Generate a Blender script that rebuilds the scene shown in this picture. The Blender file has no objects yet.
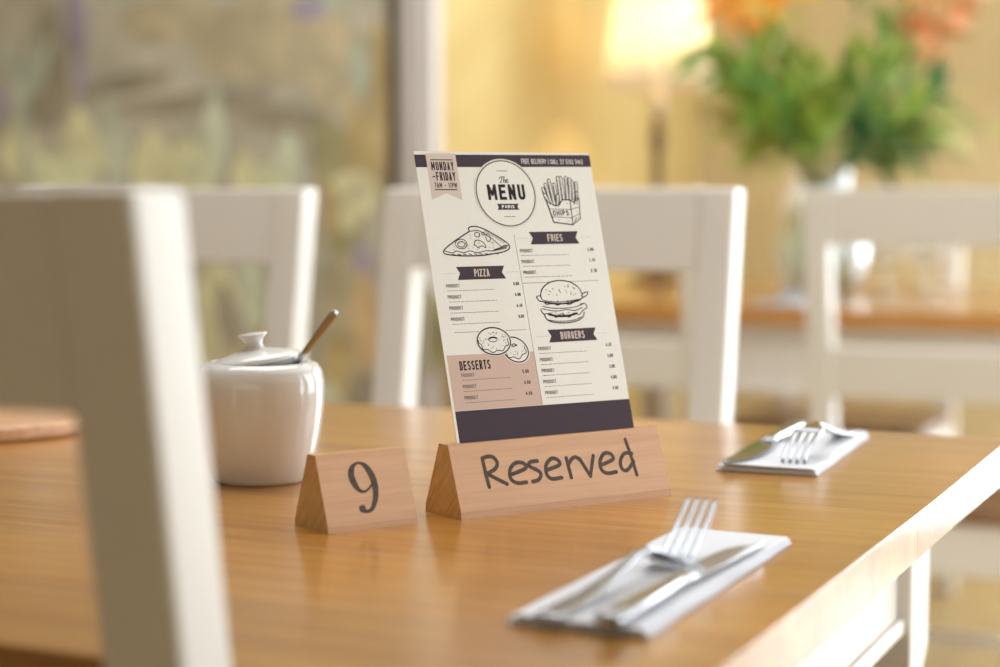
import bpy, bmesh, math, random
from mathutils import Vector, Matrix
random.seed(7)
SC = bpy.context.scene
COL = SC.collection

# ------------------------------------------------------------------ camera
FPX = 1850.0                      # focal length in pixels of the 1000 px wide frame
EYE = 0.98                        # eye height, level with the chair tops
PITCH = math.atan((333.5 - 188.0) / FPX)
cam_d = bpy.data.cameras.new('camera'); cam = bpy.data.objects.new('camera', cam_d); COL.objects.link(cam)
cam.location = (0, 0, EYE); cam.rotation_euler = (math.pi / 2 - PITCH, 0, 0)
cam_d.sensor_width = 36.0; cam_d.lens = FPX * 36.0 / 1000.0
cam_d.clip_start = 0.05; cam_d.clip_end = 60
cam_d.dof.use_dof = True; cam_d.dof.focus_distance = 1.275; cam_d.dof.aperture_fstop = 3.0
SC.camera = cam

# the room and the tables are turned by TH against the camera: u = along the table, v = across it
TH = math.radians(24.1); CT, ST = math.cos(TH), math.sin(TH)
def W(u, v, z=0.0): return Vector((CT * u + ST * v, -ST * u + CT * v, z))
def at(px, py, v):                # the point of the plane v seen at a pixel, as (u, z)
    a = (px - 500) / FPX; b = (333.5 - py) / FPX
    y = math.cos(PITCH) + b * math.sin(PITCH); z = -math.sin(PITCH) + b * math.cos(PITCH)
    t = v / (ST * a + CT * y)
    return (CT * a - ST * y) * t, EYE + z * t

# ------------------------------------------------------------------ world, daylight, exposure
SC.view_settings.view_transform = 'Standard'; SC.view_settings.look = 'None'
SC.view_settings.gamma = 1.0; SC.view_settings.use_curve_mapping = False
SC.view_settings.exposure = 0.22
world = bpy.data.worlds.new('daylight'); SC.world = world; world.use_nodes = True
world.node_tree.nodes['Background'].inputs[0].default_value = (0.80, 0.90, 1.0, 1)
world.node_tree.nodes['Background'].inputs[1].default_value = 1.0
RW = 1.55                          # u of the window wall
WINDOWS = ((0.75, 2.35), (2.75, 4.45)); WZ0, WZ1 = 0.55, 2.35
FV = -1.9                          # v of the wall behind the camera
def area(name, u, v, z, sx, sy, power, color, rz, rx=math.pi / 2):
    l = bpy.data.lights.new(name, 'AREA'); l.shape = 'RECTANGLE'; l.size = sx; l.size_y = sy
    l.energy = power; l.color = color
    o = bpy.data.objects.new(name, l); COL.objects.link(o); o.location = W(u, v, z)
    o.rotation_euler = (rx, 0, rz - TH); return o
for (a, b) in WINDOWS:             # daylight standing in the two side windows
    area('window_daylight', RW + 0.25, (a + b) / 2, (WZ0 + WZ1) / 2, b - a + .2, WZ1 - WZ0 + .2, 64, (0.82, 0.91, 1.0), math.pi / 2)
BV = 5.10                          # v of the back wall, with a glazed door right of the view
DOOR = (-0.45, 1.30)
area('door_daylight', sum(DOOR) / 2, BV + 0.30, 1.2, DOOR[1] - DOOR[0] + .2, 2.4, 175, (0.80, 0.90, 1.0), 0, -math.pi / 2)
CZ = 2.75                          # ceiling height
FILL_OPENING = (-2.0, -0.2, 0.95, 2.95)     # unseen roof window, added to brighten table and far chairs: u0, u1, v0, v1
area('skylight_fill', (FILL_OPENING[0] + FILL_OPENING[1]) / 2, (FILL_OPENING[2] + FILL_OPENING[3]) / 2, CZ + .30, FILL_OPENING[1] - FILL_OPENING[0] + .1, FILL_OPENING[3] - FILL_OPENING[2] + .1, 50, (0.94, 0.97, 1.0), 0, 0)  # overhead fill, sent down through the added roof window

# ------------------------------------------------------------------ materials
def nt(name):
    m = bpy.data.materials.new(name); m.use_nodes = True
    return m, m.node_tree, m.node_tree.nodes['Principled BSDF']
def plain(name, col, rough=.5, metal=0.0, coat=0.0, spec=.5, bump=0.0, bscale=200, var=0.0, vscale=6):
    m, t, p = nt(name); n = t.nodes; L = t.links
    p.inputs['Base Color'].default_value = (*col, 1); p.inputs['Roughness'].default_value = rough
    p.inputs['Metallic'].default_value = metal; p.inputs['Coat Weight'].default_value = coat
    p.inputs['Coat Roughness'].default_value = .08; p.inputs['Specular IOR Level'].default_value = spec
    tc = n.new('ShaderNodeTexCoord')
    if var:
        ns = n.new('ShaderNodeTexNoise'); ns.inputs['Scale'].default_value = vscale; ns.inputs['Detail'].default_value = 5
        mx = n.new('ShaderNodeMixRGB'); mx.blend_type = 'MULTIPLY'; mx.inputs[0].default_value = 1
        r = n.new('ShaderNodeMapRange'); r.inputs[1].default_value = .3; r.inputs[2].default_value = .7
        r.inputs[3].default_value = 1 - var; r.inputs[4].default_value = 1 + var * .4
        L.new(tc.outputs['Object'], ns.inputs['Vector']); L.new(ns.outputs[0], r.inputs[0])
        mx.inputs[1].default_value = (*col, 1); L.new(r.outputs[0], mx.inputs[2]); L.new(mx.outputs[0], p.inputs['Base Color'])
    if bump:
        nb = n.new('ShaderNodeTexNoise'); nb.inputs['Scale'].default_value = bscale
        bp = n.new('ShaderNodeBump'); bp.inputs['Strength'].default_value = bump; bp.inputs['Distance'].default_value = .001
        L.new(tc.outputs['Object'], nb.inputs['Vector']); L.new(nb.outputs[0], bp.inputs['Height']); L.new(bp.outputs[0], p.inputs['Normal'])
    return m
def wood(name, dark, mid, light, grain=(1.2, 26, 26), turn=(0, 0, 0), pore=.20, rough=.35, coat=.3, bump=.15, tone=.25, scale=1.0, coat_rough=.12):
    """long grain along local X; each object gets its own tone and its own piece of the grain"""
    m, t, p = nt(name); n = t.nodes; L = t.links
    tc = n.new('ShaderNodeTexCoord'); oi = n.new('ShaderNodeObjectInfo')
    off = n.new('ShaderNodeVectorMath'); off.operation = 'MULTIPLY_ADD'
    off.inputs[1].default_value = (17.3, 9.1, 5.7)
    cmb = n.new('ShaderNodeCombineXYZ')
    for k in range(3): L.new(oi.outputs['Random'], cmb.inputs[k])
    L.new(cmb.outputs[0], off.inputs[0]); L.new(tc.outputs['Object'], off.inputs[2])
    mp = n.new('ShaderNodeMapping'); mp.inputs['Scale'].default_value = tuple(g * scale for g in grain)
    tu = n.new('ShaderNodeVectorRotate'); tu.rotation_type = 'EULER_XYZ'; tu.inputs['Rotation'].default_value = turn
    L.new(off.outputs[0], tu.inputs[0]); L.new(tu.outputs[0], mp.inputs[0])
    n1 = n.new('ShaderNodeTexNoise'); n1.inputs['Scale'].default_value = 1.6; n1.inputs['Detail'].default_value = 8
    n1.inputs['Roughness'].default_value = .62; n1.inputs['Distortion'].default_value = .6
    L.new(mp.outputs[0], n1.inputs['Vector'])
    n2 = n.new('ShaderNodeTexNoise'); n2.inputs['Scale'].default_value = 9; n2.inputs['Detail'].default_value = 3
    L.new(mp.outputs[0], n2.inputs['Vector'])
    cr = n.new('ShaderNodeValToRGB'); e = cr.color_ramp.elements
    e[0].position = .28; e[0].color = (*dark, 1); e[1].position = .74; e[1].color = (*light, 1)
    x = e.new(.5); x.color = (*mid, 1)
    L.new(n1.outputs[0], cr.inputs[0])
    pr = n.new('ShaderNodeMapRange'); pr.inputs[1].default_value = .35; pr.inputs[2].default_value = .6
    pr.inputs[3].default_value = 1 - pore; pr.inputs[4].default_value = 1.04; L.new(n2.outputs[0], pr.inputs[0])
    tn = n.new('ShaderNodeMapRange'); tn.inputs[3].default_value = 1 - tone; tn.inputs[4].default_value = 1 + tone * .5
    L.new(oi.outputs['Random'], tn.inputs[0])
    mu = n.new('ShaderNodeMath'); mu.operation = 'MULTIPLY'; L.new(pr.outputs[0], mu.inputs[0]); L.new(tn.outputs[0], mu.inputs[1])
    mx = n.new('ShaderNodeMixRGB'); mx.blend_type = 'MULTIPLY'; mx.inputs[0].default_value = 1
    L.new(cr.outputs[0], mx.inputs[1]); L.new(mu.outputs[0], mx.inputs[2]); L.new(mx.outputs[0], p.inputs['Base Color'])
    p.inputs['Roughness'].default_value = rough; p.inputs['Coat Weight'].default_value = coat; p.inputs['Coat Roughness'].default_value = coat_rough
    bp = n.new('ShaderNodeBump'); bp.inputs['Strength'].default_value = bump; bp.inputs['Distance'].default_value = .0006
    L.new(n2.outputs[0], bp.inputs['Height']); L.new(bp.outputs[0], p.inputs['Normal'])
    return m
def glass(name, tint=(.97, .99, .98), gloss=.10):
    m = bpy.data.materials.new(name); m.use_nodes = True; t = m.node_tree; n = t.nodes; L = t.links
    n.remove(n['Principled BSDF']); o = n['Material Output']
    tr = n.new('ShaderNodeBsdfTransparent'); tr.inputs[0].default_value = (*tint, 1)
    g = n.new('ShaderNodeBsdfGlossy'); g.inputs['Roughness'].default_value = .08
    lw = n.new('ShaderNodeLayerWeight'); lw.inputs[0].default_value = .35
    ad = n.new('ShaderNodeMath'); ad.operation = 'ADD'; ad.use_clamp = True; ad.inputs[1].default_value = gloss
    ms = n.new('ShaderNodeMath'); ms.operation = 'MULTIPLY'; ms.inputs[1].default_value = .6
    mx = n.new('ShaderNodeMixShader')
    L.new(lw.outputs['Facing'], ms.inputs[0]); L.new(ms.outputs[0], ad.inputs[0]); L.new(ad.outputs[0], mx.inputs[0])
    L.new(tr.outputs[0], mx.inputs[1]); L.new(g.outputs[0], mx.inputs[2]); L.new(mx.outputs[0], o.inputs[0])
    return m
def emit(name, col, strength):
    m, t, p = nt(name); p.inputs['Base Color'].default_value = (*col, 1)
    p.inputs['Emission Color'].default_value = (*col, 1); p.inputs['Emission Strength'].default_value = strength
    return m
def shade_fabric(name, col):
    m = bpy.data.materials.new(name); m.use_nodes = True; t = m.node_tree; n = t.nodes; L = t.links
    n.remove(n['Principled BSDF']); o = n['Material Output']
    d = n.new('ShaderNodeBsdfDiffuse'); d.inputs[0].default_value = (*col, 1)
    s = n.new('ShaderNodeBsdfTranslucent'); s.inputs[0].default_value = (*col, 1)
    w = n.new('ShaderNodeTexWave'); w.inputs['Scale'].default_value = 60
    mx = n.new('ShaderNodeMixShader'); mx.inputs[0].default_value = .55
    L.new(d.outputs[0], mx.inputs[1]); L.new(s.outputs[0], mx.inputs[2]); L.new(mx.outputs[0], o.inputs[0])
    return m
def plaster(name, a, b, scale=1.6):
    m, t, p = nt(name); n = t.nodes; L = t.links
    tc = n.new('ShaderNodeTexCoord'); ns = n.new('ShaderNodeTexNoise'); ns.inputs['Scale'].default_value = scale
    ns.inputs['Detail'].default_value = 6; ns.inputs['Roughness'].default_value = .6; ns.inputs['Distortion'].default_value = 1.2
    L.new(tc.outputs['Object'], ns.inputs['Vector'])
    cr = n.new('ShaderNodeValToRGB'); e = cr.color_ramp.elements
    e[0].position = .35; e[0].color = (*a, 1); e[1].position = .66; e[1].color = (*b, 1)
    L.new(ns.outputs[0], cr.inputs[0]); L.new(cr.outputs[0], p.inputs['Base Color'])
    p.inputs['Roughness'].default_value = .9; p.inputs['Specular IOR Level'].default_value = .15
    bp = n.new('ShaderNodeBump'); bp.inputs['Strength'].default_value = .2; bp.inputs['Distance'].default_value = .003
    n2 = n.new('ShaderNodeTexNoise'); n2.inputs['Scale'].default_value = 40; L.new(tc.outputs['Object'], n2.inputs['Vector'])
    L.new(n2.outputs[0], bp.inputs['Height']); L.new(bp.outputs[0], p.inputs['Normal'])
    return m
def canvas_mat(name):
    m, t, p = nt(name); n = t.nodes; L = t.links
    tc = n.new('ShaderNodeTexCoord'); mp = n.new('ShaderNodeMapping'); mp.inputs['Scale'].default_value = (1.1, 1, 2.2)
    L.new(tc.outputs['Object'], mp.inputs[0])
    ns = n.new('ShaderNodeTexNoise'); ns.inputs['Scale'].default_value = 2.6; ns.inputs['Detail'].default_value = 7
    ns.inputs['Roughness'].default_value = .6; ns.inputs['Distortion'].default_value = .8
    L.new(mp.outputs[0], ns.inputs['Vector'])
    cr = n.new('ShaderNodeValToRGB'); e = cr.color_ramp.elements
    e[0].position = .30; e[0].color = (.40, .36, .27, 1); e[1].position = .72; e[1].color = (.76, .70, .55, 1)
    x = e.new(.5); x.color = (.56, .51, .39, 1)
    L.new(ns.outputs[0], cr.inputs[0]); L.new(cr.outputs[0], p.inputs['Base Color']); p.inputs['Roughness'].default_value = .7
    return m

M = {}
M['white'] = plain('white_paint', (.79, .735, .655), rough=.42, coat=0, spec=.4, bump=.06, bscale=90)
M['table_wood'] = wood('honey_oak', (.36, .130, .015), (.475, .200, .027), (.565, .275, .052), grain=(1.0, 22, 22), rough=.30, coat=.75, bump=.12, tone=.14, coat_rough=.19)
M['seat_wood'] = wood('seat_wood', (.22, .10, .035), (.33, .16, .06), (.42, .22, .09), grain=(12, 1.2, 12), rough=.4, coat=.3)
M['floor_wood'] = wood('pale_floor_wood', (.42, .28, .11), (.52, .36, .15), (.60, .44, .21), grain=(14, .9, 14), rough=.42, coat=.2, tone=.12)
M['block_wood'] = wood('beech_block', (.44, .205, .07), (.49, .24, .088), (.53, .272, .11), grain=(3.0, 80, 80), pore=.05, rough=.5, coat=.08, bump=.08, tone=.03)
M['block_end'] = wood('beech_end_grain', (.50, .27, .09), (.62, .36, .13), (.68, .42, .17), grain=(5, 8, 150), turn=(.9, 0, 0), rough=.6, coat=0, bump=.1, tone=.03)
M['board_wood'] = wood('round_board_wood', (.50, .25, .12), (.60, .33, .17), (.66, .40, .22), grain=(2, 40, 40), rough=.45, coat=.1)
M['burnt'] = plain('engraved_brown', (.10, .075, .06), rough=.8, spec=.1, var=.25, vscale=300)
M['card'] = plain('cream_card', (.635, .565, .455), rough=.42, coat=.12, bump=.03, bscale=900)
M['ink'] = plain('plum_black_ink', (.048, .028, .034), rough=.65, spec=.2)
M['line_ink'] = plain('line_ink', (.030, .022, .022), rough=.7, spec=.1)
M['grey_ink'] = plain('small_print_ink', (.13, .10, .09), rough=.7, spec=.1)
M['pink'] = plain('dusty_pink_print', (.50, .325, .235), rough=.55)
M['tag'] = plain('tag_pink_print', (.54, .41, .32), rough=.55)
M['ceramic'] = plain('white_porcelain', (.82, .80, .77), rough=.08, coat=.6)
M['steel'] = plain('polished_steel', (.40, .41, .43), rough=.17, metal=1.0)
M['napkin'] = plain('white_paper_napkin', (.70, .69, .71), rough=.85, bump=.25, bscale=500)
M['yellow'] = plaster('ochre_plaster', (.56, .40, .15), (.68, .53, .24), 1.5)
M['back_wall'] = plaster('warm_yellow_plaster', (.60, .47, .26), (.70, .57, .34), 1.3)
M['brown_wall'] = plaster('taupe_plaster', (.42, .37, .30), (.50, .44, .36), 1.3)
M['cream_wall'] = plaster('cream_plaster', (.70, .56, .34), (.80, .67, .44), 1.2)
M['ceiling'] = plaster('ceiling_white', (.78, .75, .70), (.82, .80, .76), 1.2)
M['trim'] = plain('pale_trim_paint', (.70, .63, .58), rough=.5)
M['canvas'] = canvas_mat('olive_canvas')
M['glass'] = glass('clear_glass'); M['pane'] = glass('window_pane_glass', (1, 1, 1), .03)
M['water'] = glass('vase_water', (.86, .95, .88), .02)
M['leaf'] = plain('leaf_green', (.19, .37, .06), rough=.45, var=.4, vscale=20)
M['leaf2'] = plain('leaf_light_green', (.42, .56, .10), rough=.45, var=.35, vscale=20)
M['leaf3'] = plain('leaf_blue_green', (.10, .26, .12), rough=.45, var=.35, vscale=20)
M['stem'] = plain('stem_green', (.10, .22, .04), rough=.5)
M['orange'] = plain('orange_petal', (.95, .38, .05), rough=.5, var=.3, vscale=30)
M['gold'] = plain('golden_petal', (.90, .48, .05), rough=.5, var=.2, vscale=30)
M['red'] = plain('red_orange_floret', (.85, .30, .10), rough=.5, var=.3, vscale=30)
M['bronze'] = plain('aged_brass', (.15, .09, .045), rough=.4, metal=.4)
M['shade'] = shade_fabric('cream_lamp_shade', (.92, .86, .74))
M['bulb'] = emit('lamp_bulb', (1.0, .78, .48), 25)
M['frame_dark'] = plain('dark_canvas_edge', (.10, .075, .04), rough=.7)

# ------------------------------------------------------------------ mesh helpers
class MB:
    def __init__(s): s.v = []; s.f = []; s.k = 0
    def add(s, vs, fs):
        o = len(s.v); s.v += [tuple(q) for q in vs]; s.f += [tuple(i + o for i in q) for q in fs]; return s
    def box(s, x0, x1, y0, y1, z0, z1):
        return s.add([(x0,y0,z0),(x1,y0,z0),(x1,y1,z0),(x0,y1,z0),(x0,y0,z1),(x1,y0,z1),(x1,y1,z1),(x0,y1,z1)],
                     [(0,3,2,1),(4,5,6,7),(0,1,5,4),(1,2,6,5),(2,3,7,6),(3,0,4,7)])
    def loft(s, rings, cap=True, closed=True):
        k = len(rings[0]); vs = [p for r in rings for p in r]; fs = []
        for i in range(len(rings) - 1):
            for j in range(k if closed else k - 1):
                a, b = i * k + j, i * k + (j + 1) % k
                fs.append((a, b, b + k, a + k))
        if cap: fs.append(tuple(range(k - 1, -1, -1))); fs.append(tuple((len(rings) - 1) * k + j for j in range(k)))
        return s.add(vs, fs)
    def lathe(s, prof, n=48, wob=None):
        rings = []
        for r, z in prof:
            rings.append([(r * math.cos(2 * math.pi * j / n), r * math.sin(2 * math.pi * j / n), z) for j in range(n)])
        return s.loft(rings, cap=False)
    def tube(s, path, radii, n=10, flat=1.0):
        path = [Vector(p) for p in path]
        if not hasattr(radii, '__len__'): radii = [radii] * len(path)
        rings = []; up = Vector((0, 0, 1))
        d0 = (path[1] - path[0]).normalized()
        if abs(d0.z) > .9: up = Vector((0, 1, 0))
        for i, p in enumerate(path):
            d = (path[min(i + 1, len(path) - 1)] - path[max(i - 1, 0)]).normalized()
            x = d.cross(up).normalized(); y = x.cross(d).normalized()
            rings.append([tuple(p + radii[i] * (math.cos(2*math.pi*j/n) * x + flat * math.sin(2*math.pi*j/n) * y)) for j in range(n)])
        return s.loft(rings)
    def prism(s, poly, z0, z1):            # polygon in the XY plane, extruded in z
        k = len(poly)
        return s.add([(x, y, z0) for x, y in poly] + [(x, y, z1) for x, y in poly],
                     [tuple(range(k - 1, -1, -1)), tuple(range(k, 2 * k))] + [(j, (j + 1) % k, (j + 1) % k + k, j + k) for j in range(k)])
    def ribbon(s, pts, w, z, closed=False, th=.05):   # a printed / engraved line in the XY plane (units of the caller)
        pts = [Vector(p[:2]) for p in pts]; n = len(pts)
        ws = w if hasattr(w, '__len__') else [w] * n
        a, b = [], []
        for i, p in enumerate(pts):
            if closed: pr, nx = pts[i - 1], pts[(i + 1) % n]
            else: pr, nx = pts[max(i - 1, 0)], pts[min(i + 1, n - 1)]
            d1 = (p - pr); d2 = (nx - p)
            if d1.length < 1e-9: d1 = d2
            if d2.length < 1e-9: d2 = d1
            d1 = d1.normalized(); d2 = d2.normalized()
            t = d1 + d2; t = t.normalized() if t.length > 1e-6 else d2
            nn = Vector((-t.y, t.x)); c = max(.55, nn.dot(Vector((-d2.y, d2.x))))
            a.append(p + nn * ws[i] / 2 / c); b.append(p - nn * ws[i] / 2 / c)
        s.k += 1; z += (s.k % 40) * .0012
        vs = [(q.x, q.y, z) for q in a] + [(q.x, q.y, z) for q in b]
        fs = [(i + n, (i + 1) % n + n, (i + 1) % n, i) for i in range(n if closed else n - 1)]
        return s.add(vs, fs)
    def disc(s, x, y, rx, ry, z, n=24, rot=0):
        c, q = math.cos(rot), math.sin(rot); s.k += 1; z += (s.k % 40) * .0012
        vs = []
        for j in range(n):
            a, b = rx * math.cos(2*math.pi*j/n), ry * math.sin(2*math.pi*j/n)
            vs.append((x + a * c - b * q, y + a * q + b * c, z))
        return s.add(vs, [tuple(range(n))])
    def poly(s, pts, z): return s.add([(x, y, z) for x, y in pts], [tuple(range(len(pts)))])
    def build(s, name, mat, parent=None, loc=(0, 0, 0), rot=(0, 0, 0), smooth=False, bevel=0.0, seg=2, scale=1.0):
        me = bpy.data.meshes.new(name)
        me.from_pydata([(x * scale, y * scale, z * scale) for x, y, z in s.v], [], s.f); me.update()
        if smooth:
            bm = bmesh.new(); bm.from_mesh(me); bmesh.ops.recalc_face_normals(bm, faces=bm.faces); bm.to_mesh(me); bm.free()
            for p in me.polygons: p.use_smooth = True
        me.materials.append(M[mat] if isinstance(mat, str) else mat)
        o = bpy.data.objects.new(name, me); COL.objects.link(o); o.location = loc; o.rotation_euler = rot
        if parent: o.parent = parent
        if bevel:
            b = o.modifiers.new('bevel', 'BEVEL'); b.width = bevel; b.segments = seg; b.limit_method = 'ANGLE'; b.angle_limit = .6
            for p in me.polygons: p.use_smooth = True
            wn = o.modifiers.new('wn', 'WEIGHTED_NORMAL')
        return o
def tag(o, label=None, cat=None, group=None, kind=None):
    if label: o['label'] = label
    if cat: o['category'] = cat
    if group: o['group'] = group
    if kind: o['kind'] = kind
    return o
def thing(name, label, cat, loc, rz=0.0, group=None):
    o = bpy.data.objects.new(name, None); COL.objects.link(o); o.empty_display_size = .05
    o.location = loc; o.rotation_euler = (0, 0, rz); return tag(o, label, cat, group)
def copy_tree(o, parent=None):
    c = o.copy(); COL.objects.link(c); c.parent = parent
    for ch in list(o.children): copy_tree(ch, c)
    return c
def catmull(pts, n=6):
    out = []; P = [Vector(p) for p in pts]
    for i in range(len(P) - 1):
        p0, p1, p2, p3 = P[max(i - 1, 0)], P[i], P[i + 1], P[min(i + 2, len(P) - 1)]
        for k in range(n):
            t = k / n
            out.append(.5 * ((2 * p1) + (p2 - p0) * t + (2 * p0 - 5 * p1 + 4 * p2 - p3) * t * t + (3 * p1 - p0 - 3 * p2 + p3) * t ** 3))
    out.append(P[-1]); return out

# ================================================================== THE ROOM (u, v, z; turned by -TH)
R0 = (0, 0, -TH)
PV = 3.40      # v of the wall with the painting
SU = -1.66     # u of the ochre side wall
LU = -4.3      # u of the left wall
def struct(name, mb, mat, **k): return tag(mb.build(name, mat, rot=R0, **k), kind='structure')
fl = struct('floor', MB().box(LU, RW, FV, BV, -.08, -.022), 'frame_dark')
pw = .19; k = 0
n_pl = int((RW - LU) / pw) + 1
pm = None
for i in range(n_pl):
    a = LU + i * pw; b = min(a + pw - .003, RW)
    if b - a < .02: continue
    MB().box(-(b - a) / 2, (b - a) / 2, FV, BV, -.022, 0).build('plank', 'floor_wood', fl, loc=((a + b) / 2, 0, 0))
m = MB().box(LU - .1, FILL_OPENING[0], FV - .1, BV + .1, CZ, CZ + .12); m.box(FILL_OPENING[1], RW + .1, FV - .1, BV + .1, CZ, CZ + .12)
m.box(FILL_OPENING[0], FILL_OPENING[1], FV - .1, FILL_OPENING[2], CZ, CZ + .12); m.box(FILL_OPENING[0], FILL_OPENING[1], FILL_OPENING[3], BV + .1, CZ, CZ + .12); struct('ceiling', m, 'ceiling')
struct('wall_left', MB().box(LU - .12, LU, FV, PV, 0, CZ), 'cream_wall')
struct('wall_painting', MB().box(LU, SU, PV, PV + .12, 0, CZ), 'yellow')
struct('wall_side', MB().box(SU - .12, SU, PV + .12, BV, 0, CZ), 'yellow')
def wall_with_openings(name, lo, hi, ops, z0, z1, along_v, pos, sign, mat):
    m = MB(); cuts = [lo] + [x for o in ops for x in o] + [hi]
    def bx(a, b, c, d):
        if b - a < 1e-4 or d - c < 1e-4: return
        p, q = sorted((pos, pos + sign * .16))
        if along_v: m.box(p, q, a, b, c, d)
        else: m.box(a, b, p, q, c, d)
    for i in range(0, len(cuts), 2): bx(cuts[i], cuts[i + 1], 0, CZ)
    for a, b in ops: bx(a, b, 0, z0); bx(a, b, z1, CZ)
    return struct(name, m, mat)
wall_with_openings('wall_right', FV, BV, WINDOWS, WZ0, WZ1, True, RW, 1, 'cream_wall')
wall_with_openings('wall_back', SU - .12, RW, (DOOR,), .06, 2.35, False, BV, 1, 'back_wall')
struct('wall_front', MB().box(LU, RW, FV - .12, FV, 0, CZ), 'brown_wall')
nw = 0
def window(a, b, z0, z1, along_v, pos, name='window_%d'):
    global nw; nw += 1
    r = bpy.data.objects.new(name % nw, None); COL.objects.link(r); r.rotation_euler = R0; r['kind'] = 'structure'
    def pc(name, p0, p1, q0, q1, d0, d1, mat='white'):
        m = MB()
        if along_v: m.box(pos + d0, pos + d1, p0, p1, q0, q1)
        else: m.box(p0, p1, pos + d0, pos + d1, q0, q1)
        return m.build(name, mat, r, bevel=.004 if mat == 'white' else 0)
    f = .06
    pc('window_frame', a, a + f, z0, z1, .03, .11); pc('window_frame', b - f, b, z0, z1, .03, .11)
    pc('window_frame', a + f, b - f, z0, z0 + f, .03, .11); pc('window_frame', a + f, b - f, z1 - f, z1, .03, .11)
    cols = 3; rows = 2; cw = (b - a - 2 * f) / cols; ch = (z1 - z0 - 2 * f) / rows
    for i in range(1, cols): pc('glazing_bar', a + f + i * cw - .015, a + f + i * cw + .015, z0 + f, z1 - f, .045, .095)
    for j in range(1, rows):
        for i in range(cols):
            pc('glazing_bar', a + f + i * cw + .015, a + f + (i + 1) * cw - .015, z0 + f + j * ch - .015, z0 + f + j * ch + .015, .05, .09)
    for i in range(cols):
        for j in range(rows):
            pc('pane', a + f + i * cw + .012, a + f + (i + 1) * cw - .012, z0 + f + j * ch + .012, z0 + f + (j + 1) * ch - .012, .068, .072, 'pane')
    pc('window_sill', a - .04, b + .04, z0 - .03, z0, -.05, .03)
for a, b in WINDOWS: window(a, b, WZ0, WZ1, True, RW)
nw += 1
r = bpy.data.objects.new('window_%d' % nw, None); COL.objects.link(r); r.rotation_euler = R0; r['kind'] = 'structure'  # frame and panes of the added roof window
a, b, c, d = FILL_OPENING; f = .06
for q in ((a, b, c, c + f), (a, b, d - f, d), (a, a + f, c + f, d - f), (b - f, b, c + f, d - f)): MB().box(*q, CZ + .02, CZ + .12).build('window_frame', 'white', r, bevel=.004)
for i in range(3):
    x0 = a + f + (b - a - 2 * f) * i / 3; x1 = a + f + (b - a - 2 * f) * (i + 1) / 3
    if i: MB().box(x0 - .02, x0 + .02, c + f, d - f, CZ + .03, CZ + .11).build('glazing_bar', 'white', r, bevel=.004)
    MB().box(x0 + (.02 if i else 0), x1 - (.02 if i < 2 else 0), c + f, d - f, CZ + .066, CZ + .072).build('pane', 'pane', r)

nw = 0
window(*DOOR, .06, 2.35, False, BV, 'door_%d')
# pale corner trim between painting wall and side wall, skirtings
pu = at(399.5, 150, PV - .03)[0]; pu2 = SU + .006
m = MB().box(pu, pu2, PV - .03, PV + .012, 0, CZ); m.box(pu + .018, pu + .030, PV - .038, PV - .03, 0, CZ); m.box(pu2 - .03, pu2 - .018, PV - .038, PV - .03, 0, CZ)
struct('trim_1', m, 'trim', bevel=.006)
struct('baseboard_back', MB().box(SU + .018, DOOR[0] - .05, BV - .018, BV, 0, .13), 'trim', bevel=.004)
struct('baseboard_side', MB().box(SU, SU + .018, PV + .12, BV - .02, 0, .13), 'trim', bevel=.004)
struct('baseboard_painting', MB().box(LU, pu - .005, PV - .018, PV, 0, .13), 'trim', bevel=.004)
struct('baseboard_right', MB().box(RW - .018, RW, FV, BV, 0, .13), 'trim', bevel=.004)

# ================================================================== PAINTING
PU0, PU1, PZ0, PZ1 = -3.25, at(397, 150, PV - .03)[0], .34, 1.95
ptg = thing('floral_painting', 'large olive brown floral painting on the wall behind the dining chairs', 'painting', W(0, PV, 0), -TH)
MB().box(PU0, PU1, -.028, -.004, PZ0, PZ1).build('canvas', 'canvas', ptg)
MB().box(PU1 - .022, PU1, -.030, -.028, PZ0, PZ1).build('dark_edge', 'frame_dark', ptg)
def pmat(name, c):
    if name not in M: M[name] = plain(name, c, rough=.7, var=.3, vscale=14)
    return name
pc_ = {k_: tuple(min(.9, 1.5 * q) for q in c_) for k_, c_ in {'pale_yellow': (.60, .56, .33), 'pale_green': (.48, .50, .36), 'sage': (.40, .43, .33), 'lilac': (.31, .26, .31), 'ochre': (.42, .32, .15),
       'tan': (.45, .38, .24), 'umber': (.29, .25, .175), 'cream': (.66, .60, .38), 'apricot': (.55, .38, .20), 'moss': (.30, .27, .14)}.items()}
nst = [0]
def stroke(px, py, wpx, hpx, col, rot=0.0, tip=.0, n=14):
    """one brush stroke: a leaf or petal dab, given by where it shows and its size"""
    u, z = at(px, py, PV - .03); s = 3.4 / (ST * (px - 500) / FPX + CT) / FPX
    a, b = wpx * s / 2, hpx * s / 2; pts = []
    for j in range(n):
        t = 2 * math.pi * j / n; x = a * math.cos(t) * (1 - tip * max(0, math.sin(t))) * (1 + random.uniform(-.12, .12)); y = b * math.sin(t) * (1 + random.uniform(-.08, .08))
        pts.append((u + x * math.cos(rot) - y * math.sin(rot), z + x * math.sin(rot) + y * math.cos(rot)))
    nst[0] += 1; d = -.0285 - nst[0] * .00006
    vs = [(x, d, y) for x, y in pts] + [(x, -.028, y) for x, y in pts]; k = len(pts)
    MB().add(vs, [tuple(range(k))] + [(j + k, (j + 1) % k + k, (j + 1) % k, j) for j in range(k)]).build('brush_stroke', pmat('paint_' + col, pc_[col]), ptg)
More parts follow.
